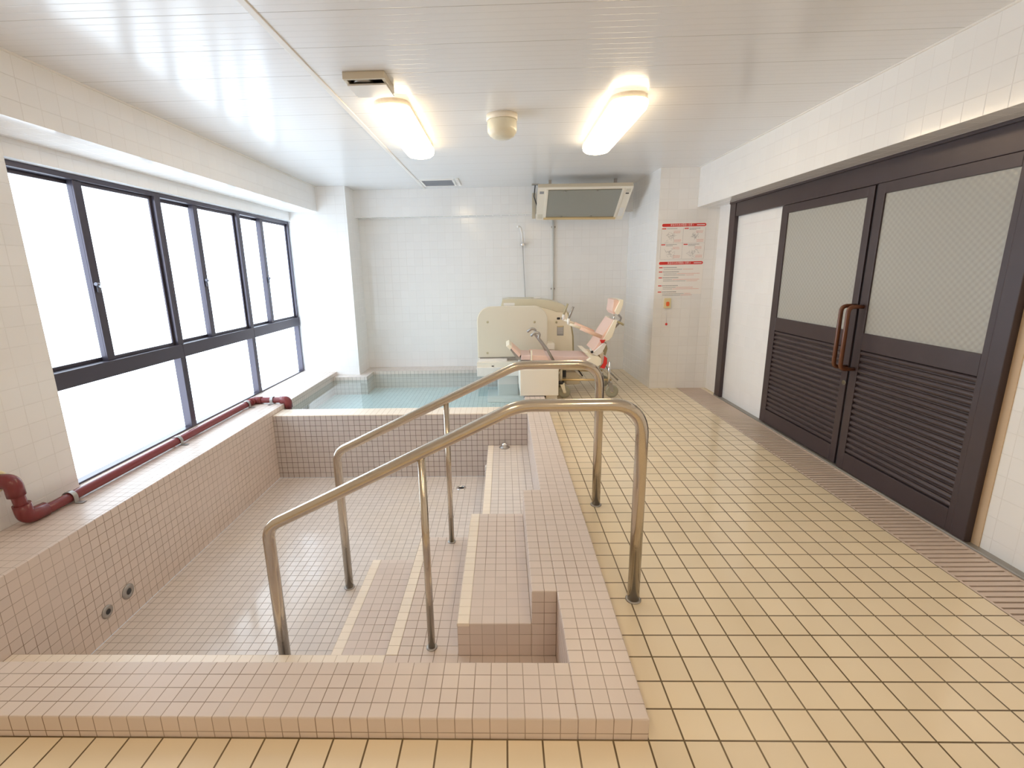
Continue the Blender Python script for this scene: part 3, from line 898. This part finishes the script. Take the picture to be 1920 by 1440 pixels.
a = (0.612, 0.758); b_ = (0.649, 0.733)
plate('switch', 'dark', a[0], a[1], b_[0], b_[1], HY, .006, r=.008)
a = (0.667, 0.758); b_ = (0.698, 0.732)
plate('switch', 'dark', a[0], a[1], b_[0], b_[1], HY, .006, r=.008)
a = (0.616, 0.660); b_ = (0.692, 0.546)
plate('instruction_label', 'grey_print', a[0], a[1], b_[0], b_[1], HY, .002, r=.003)
bm = B()
for i in range(7): box(bm, a[0] + .006, b_[0] - .006, HY - .003, HY - .002, a[1] - .012 - i * .013, a[1] - .008 - i * .013)
obj('label_lines', bm, M['white_print'], t)
a = (0.619, 0.660); b_ = (0.687, 0.646)
plate('label_stripe', 'yellow_plate', a[0], a[1], b_[0], b_[1], HY - .001, .003, r=.002)
a = (0.606, 0.703)
bm = B(); lathe(bm, (a[0], HY - .018, a[1]), [(.008, 0), (.012, .004), (.012, .018)], axis='y', seg=16)
obj('knob', bm, M['tan_dark'], t)
a = (0.386, 0.986)
bm = B(); prism(bm, rounded(a[0] - .035, a[0] + .04, a[1] - .012, a[1] + .006, .008), HY + .03, HY + .09)
obj('top_button', bm, M['white'], t)
a = (0.480, 0.483); b_ = (0.570, 0.415)
bm = B(); prism(bm, rounded(a[0], b_[0], b_[1], a[1], .008), 5.36, 5.555, bev=.004)
obj('side_block', bm, M['cream_pale'], t)
# base beams
a = (-0.294, 0.324); b_ = (0.030, 0.295)
bx('rail_strip', 'white', t, a[0], b_[0], 5.295, 5.35, b_[1], a[1], bev=.003)
a = (-0.279, 0.331); b_ = (0.572, 0.239)
bx('carriage', 'grey_steel', t, a[0], b_[0], 5.345, 5.55, b_[1] - .01, sz0)
a = (-0.310, 0.299); b_ = (0.595, 0.238)
bx('upper_beam', 'cream_pale', t, a[0], b_[0], 5.24, 5.58, b_[1], a[1], bev=.004)
for u in ((896, 686.5), (925, 686.5)):
    pass
a = (-0.132, 0.257)
bx('slot', 'dark', t, a[0] - .012, a[0] + .012, 5.236, 5.242, a[1] - .005, a[1] + .005)
a = (-0.310, 0.248); b_ = (0.594, 0.145)
bx('lower_beam', 'white', t, a[0], b_[0], 5.22, 5.60, b_[1], a[1] - .004, bev=.004)
# leg standing in the water
a = (-0.081, 0.152); b_ = (0.157, 0.149)
bm = B(); prism(bm, rounded(a[0], b_[0], PZ, .26, .03, corners=(0, 0, 0, 0)), 5.30, 5.52, bev=.012)
obj('submerged_leg', bm, M['white'], t)
bx('foot_plate', 'white', t, a[0] - .12, b_[0] + .06, 5.18, 5.60, PZ, PZ + .05, bev=.008)
# front cabinet on the rim
a = (0.152, 0.345); b_ = (0.533, 0.041)
bm = B()
box(bm, a[0], b_[0], 4.61, 5.21, .075, a[1], bev=.006)
box(bm, .41, b_[0] - .01, 4.64, 5.19, 0, .08)
cabn = obj('front_cabinet', bm, M['cream_pale'], t)
a2 = (0.187, 0.073); b2 = (0.389, 0.056)
bx('cabinet_slot', 'vent_grey', cabn, a2[0], b2[0], 4.607, 4.612, b2[1], a2[1])
bx('link_arm', 'beige_metal', t, a[0] + .02, b_[0] + .1, 4.75, 5.22, a[1], a[1] + .022)
a = (0.206, 0.350)
bm = B(); lathe(bm, (a[0], 4.66, a[1] - .008), [(.014, 0), (.014, .018), (.010, .022)], seg=16)
obj('cabinet_pin', bm, M['white'], cabn)

# ------------------------------------------------------------------ bathing stretcher chair
t = thing('bathing_stretcher', (.9, 5.03, 0), 'pink cushioned reclining bath stretcher on casters beside the lift', 'bath stretcher')
YA, YB = 4.80, 5.22
def v3(q, y): return (q[0], y, q[1])
def pol(name, mat, pts, y0, y1, bev=.006, parent=None):
    bm = B(); prism(bm, pts, y0, y1, bev=bev); return obj(name, bm, M[mat], parent or t)
# cushions (side profiles, extruded across the width)
pol('seat_cushion', 'pink_dull', [(0.297, 0.418), (0.286, 0.441), (0.461, 0.438), (0.625, 0.425), (0.832, 0.422), (0.887, 0.404), (0.866, 0.365), (0.297, 0.373)], 4.84, YB, .008)
pol('thigh_cushion', 'pink', [(0.275, 0.446), (0.428, 0.439), (0.461, 0.388), (0.275, 0.391)], 4.835, YB + .01, .006)
pol('leg_cushion', 'pink_dull', [(0.171, 0.442), (0.269, 0.441), (0.269, 0.391), (0.171, 0.392)], 4.86, YB - .02, .006)
pol('cushion_divider', 'cream', [(0.269, 0.496), (0.286, 0.496), (0.286, 0.390), (0.269, 0.391)], 4.83, 4.86, .002)
pol('foot_cushion', 'pink', [(0.062, 0.521), (0.084, 0.532), (0.171, 0.453), (0.154, 0.420)], 4.86, YB - .03, .004)
pol('foot_board', 'cream', [(0.019, 0.539), (0.052, 0.560), (0.079, 0.532), (0.062, 0.499)], 4.86, YB - .03, .003)
pol('foot_frame', 'grey_steel', [(0.062, 0.494), (0.078, 0.505), (0.165, 0.420), (0.187, 0.392), (0.132, 0.393)], 4.88, YB - .05, .002)
pol('back_cushion', 'pink', [(0.902, 0.485), (0.949, 0.550), (1.010, 0.663), (1.096, 0.796), (1.123, 0.785), (0.987, 0.555), (0.935, 0.468)], 4.83, YB, .004)
pol('back_shell', 'cream', [(0.987, 0.579), (1.042, 0.681), (1.102, 0.798), (1.133, 0.797), (1.115, 0.718), (1.087, 0.627), (1.056, 0.595), (1.009, 0.579)], 4.80, 4.86, .004)
pol('back_shell', 'cream', [(0.987, 0.579), (1.042, 0.681), (1.102, 0.798), (1.133, 0.797), (1.115, 0.718), (1.087, 0.627), (1.056, 0.595), (1.009, 0.579)], 5.18, 5.24, .004)
pol('side_arm_plate', 'white', [(0.904, 0.477), (1.004, 0.568), (1.031, 0.557), (0.986, 0.465), (0.938, 0.438), (0.900, 0.455)], 4.79, 4.83, .003)
pol('seat_bracket', 'cream', [(0.802, 0.479), (0.851, 0.478), (0.889, 0.444), (0.954, 0.433), (0.987, 0.405), (0.984, 0.344), (0.947, 0.328), (0.837, 0.390), (0.874, 0.417)], 4.79, YB, .006)
pol('rear_bracket', 'cream', [(0.965, 0.449), (1.001, 0.498), (1.018, 0.459), (1.005, 0.355), (0.990, 0.333), (0.987, 0.410)], 4.85, YB, .004)
pol('rear_cover', 'tan_dark', [(1.031, 0.525), (1.057, 0.547), (1.071, 0.486), (1.051, 0.413), (1.028, 0.447)], 4.92, 5.1, .004)
pol('head_cushion', 'pink', [(1.094, 0.993), (1.125, 0.997), (1.147, 0.981), (1.126, 0.861), (1.100, 0.851), (1.083, 0.883), (1.091, 0.946)], 4.83, 5.11, .006)
pol('head_shell', 'cream', [(1.136, 0.997), (1.183, 0.996), (1.185, 0.954), (1.162, 0.881), (1.142, 0.850), (1.121, 0.856), (1.104, 0.882), (1.128, 0.934), (1.147, 0.976)], 4.80, 5.14, .005)
def stick(name, mat, pts, r, fr=.02, seg=10):
    return tb(name, mat, t, fillet(pts, fr, n=4), r, seg=seg)
stick('head_support', 'grey_steel', [v3((1.172, 0.836), 4.95), v3((1.206, 0.803), 4.95), v3((1.181, 0.743), 4.95), v3((1.145, 0.705), 4.95)], .010)
stick('head_support', 'chrome', [v3((1.129, 0.837), 4.93), v3((1.125, 0.798), 4.93), v3((1.153, 0.760), 4.93)], .008)
stick('tilt_lever', 'tan_dark', [v3((1.146, 0.776), 4.85), v3((1.179, 0.759), 4.85), v3((1.206, 0.743), 4.84)], .011)
for y in (4.80, 5.22):
    q = [(0.646, 0.768), (0.764, 0.723), (0.980, 0.628)]
    arm = stick('armrest', 'salmon', [v3(q[1], y), v3(q[2], y)], .019, seg=14)
    stick('armrest_bar', 'cream', [v3(q[0], y), v3(q[1], y)], .013, seg=12)
    q = [(0.646, 0.762), (0.648, 0.821), (0.691, 0.937)]
    stick('grip_socket', 'white', [v3(q[0], y), v3(q[1], y)], .015, seg=12)
    stick('grip', 'tan_dark' if y > 5 else 'grey_steel', [v3(q[1], y), v3(q[2], y)], .011, seg=12)
# folding support arms with hooked ends in front of the shield
for y, dx, dz in ((4.84, 0.0, 0.0), (5.16, -.02, .0)):
    q = [(0.505, 0.382), (0.438, 0.505), (0.351, 0.622), (0.362, 0.670), (0.318, 0.682), (0.270, 0.645)]
    stick('hook_arm', 'grey_steel', [(a[0] + dx, y, a[1] + dz) for a in q], .014, fr=.03, seg=12)
# frame
q = [(0.579, 0.193), (1.093, 0.186)]
for y in (YA, YB + .04):
    stick('lower_rail', 'brass', [(q[0][0], y, q[0][1]), (q[1][0], y, q[1][1])], .011)
qu = [(0.376, 0.308), (0.958, 0.300)]
for y in (YA + .01, YB):
    stick('upper_rail', 'beige_metal', [(qu[0][0], y, qu[0][1]), (qu[1][0], y, qu[1][1])], .014)
q = [(0.758, 0.275), (0.910, 0.272)]
stick('brace_bar', 'dark', [(q[0][0], 5.0, q[0][1]), (q[1][0] + .05, 5.0, q[1][1])], .010)
q = [(0.729, 0.276), (0.826, 0.184)]
stick('diagonal_strut', 'white', [v3(q[0], 4.95), v3(q[1], 4.95)], .014)
q = [(0.768, 0.276), (0.820, 0.201)]
stick('diagonal_strut', 'dark', [v3(q[0], 4.93), v3(q[1], 4.93)], .007)
a = (0.641, 0.238); b_ = (0.796, 0.103)
bm = B(); prism(bm, [(a[0], a[1]), (b_[0] - .02, a[1]), (b_[0], a[1] - .05), (b_[0], b_[1] + .01), (b_[0] - .03, b_[1]), (a[0] + .01, b_[1])], 4.95, 5.12, bev=.006)
obj('motor_box', bm, M['beige_metal'], t)
a = (0.612, 0.278)
bx('lift_post', 'dark', t, a[0], a[0] + .035, 4.93, 4.97, a[1] - .09, a[1])
xp1 = (0.579, 0.260)[0]; xp2 = (1.068, 0.254)[0]
ztop1 = (0.578, 0.311)[1]; ztop2 = (1.064, 0.376)[1]
for y in (YA, YB + .04):
    for xp, zt_, mt_ in ((xp1, ztop1, 'beige_metal'), (xp2, ztop2, 'chrome')):
        stick('upright', mt_, [(xp, y, .155), (xp, y, zt_)], .014)
        off = .035
        bm = B(); lathe(bm, (xp + off, y - .016, .066), [(.048, 0), (.064, .003), (.066, .010), (.066, .022), (.064, .029), (.048, .032)], axis='y', seg=28)
        whl = obj('caster_wheel', bm, M['wheel'], t)
        bm = B(); lathe(bm, (xp + off, y - .018, .066), [(.012, 0), (.020, .002), (.020, .034), (.012, .036)], axis='y', seg=16)
        obj('wheel_hub', bm, M['beige_metal'], whl)
        bm = B()
        prism(bm, [(xp - .012, .150), (xp + .034, .150), (xp + off + .014, .060), (xp + off - .010, .060)], y - .024, y - .019)
        prism(bm, [(xp - .012, .150), (xp + .034, .150), (xp + off + .014, .060), (xp + off - .010, .060)], y + .019, y + .024)
        box(bm, xp - .012, xp + .034, y - .024, y + .024, .148, .160)
        obj('caster_fork', bm, M['cream' if xp == xp1 else 'grey_steel'], t)
stick('brake_collar', 'dark', [(xp1, YA, .150), (xp1, YA, .175)], .030)
q = [(1.078, 0.289), (1.124, 0.220), (1.205, 0.138)]
stick('foot_pedal', 'grey_steel', [v3(q[0], 5.0), v3(q[1], 5.0), v3(q[2], 4.98)], .009)
# red straps
pol('red_strap', 'red', [(0.958, 0.603), (1.016, 0.602), (0.996, 0.570), (0.975, 0.570)], 4.775, 4.788, .002)
pol('red_strap', 'red', [(1.017, 0.433), (1.044, 0.411), (1.046, 0.356), (1.021, 0.301), (0.978, 0.313), (1.009, 0.356)], 4.80, 4.83, .004)
bm = B(); a = (0.885, 0.481)
lathe(bm, (a[0], 4.772, a[1]), [(.012, 0), (.014, .01), (.014, .018)], axis='y', seg=14)
obj('pivot_knob', bm, M['dark'], t)
q = [(0.888, 0.477), (0.866, 0.516)]
stick('pivot_lever', 'white', [v3(q[0], 4.785), v3(q[1], 4.785)], .008)
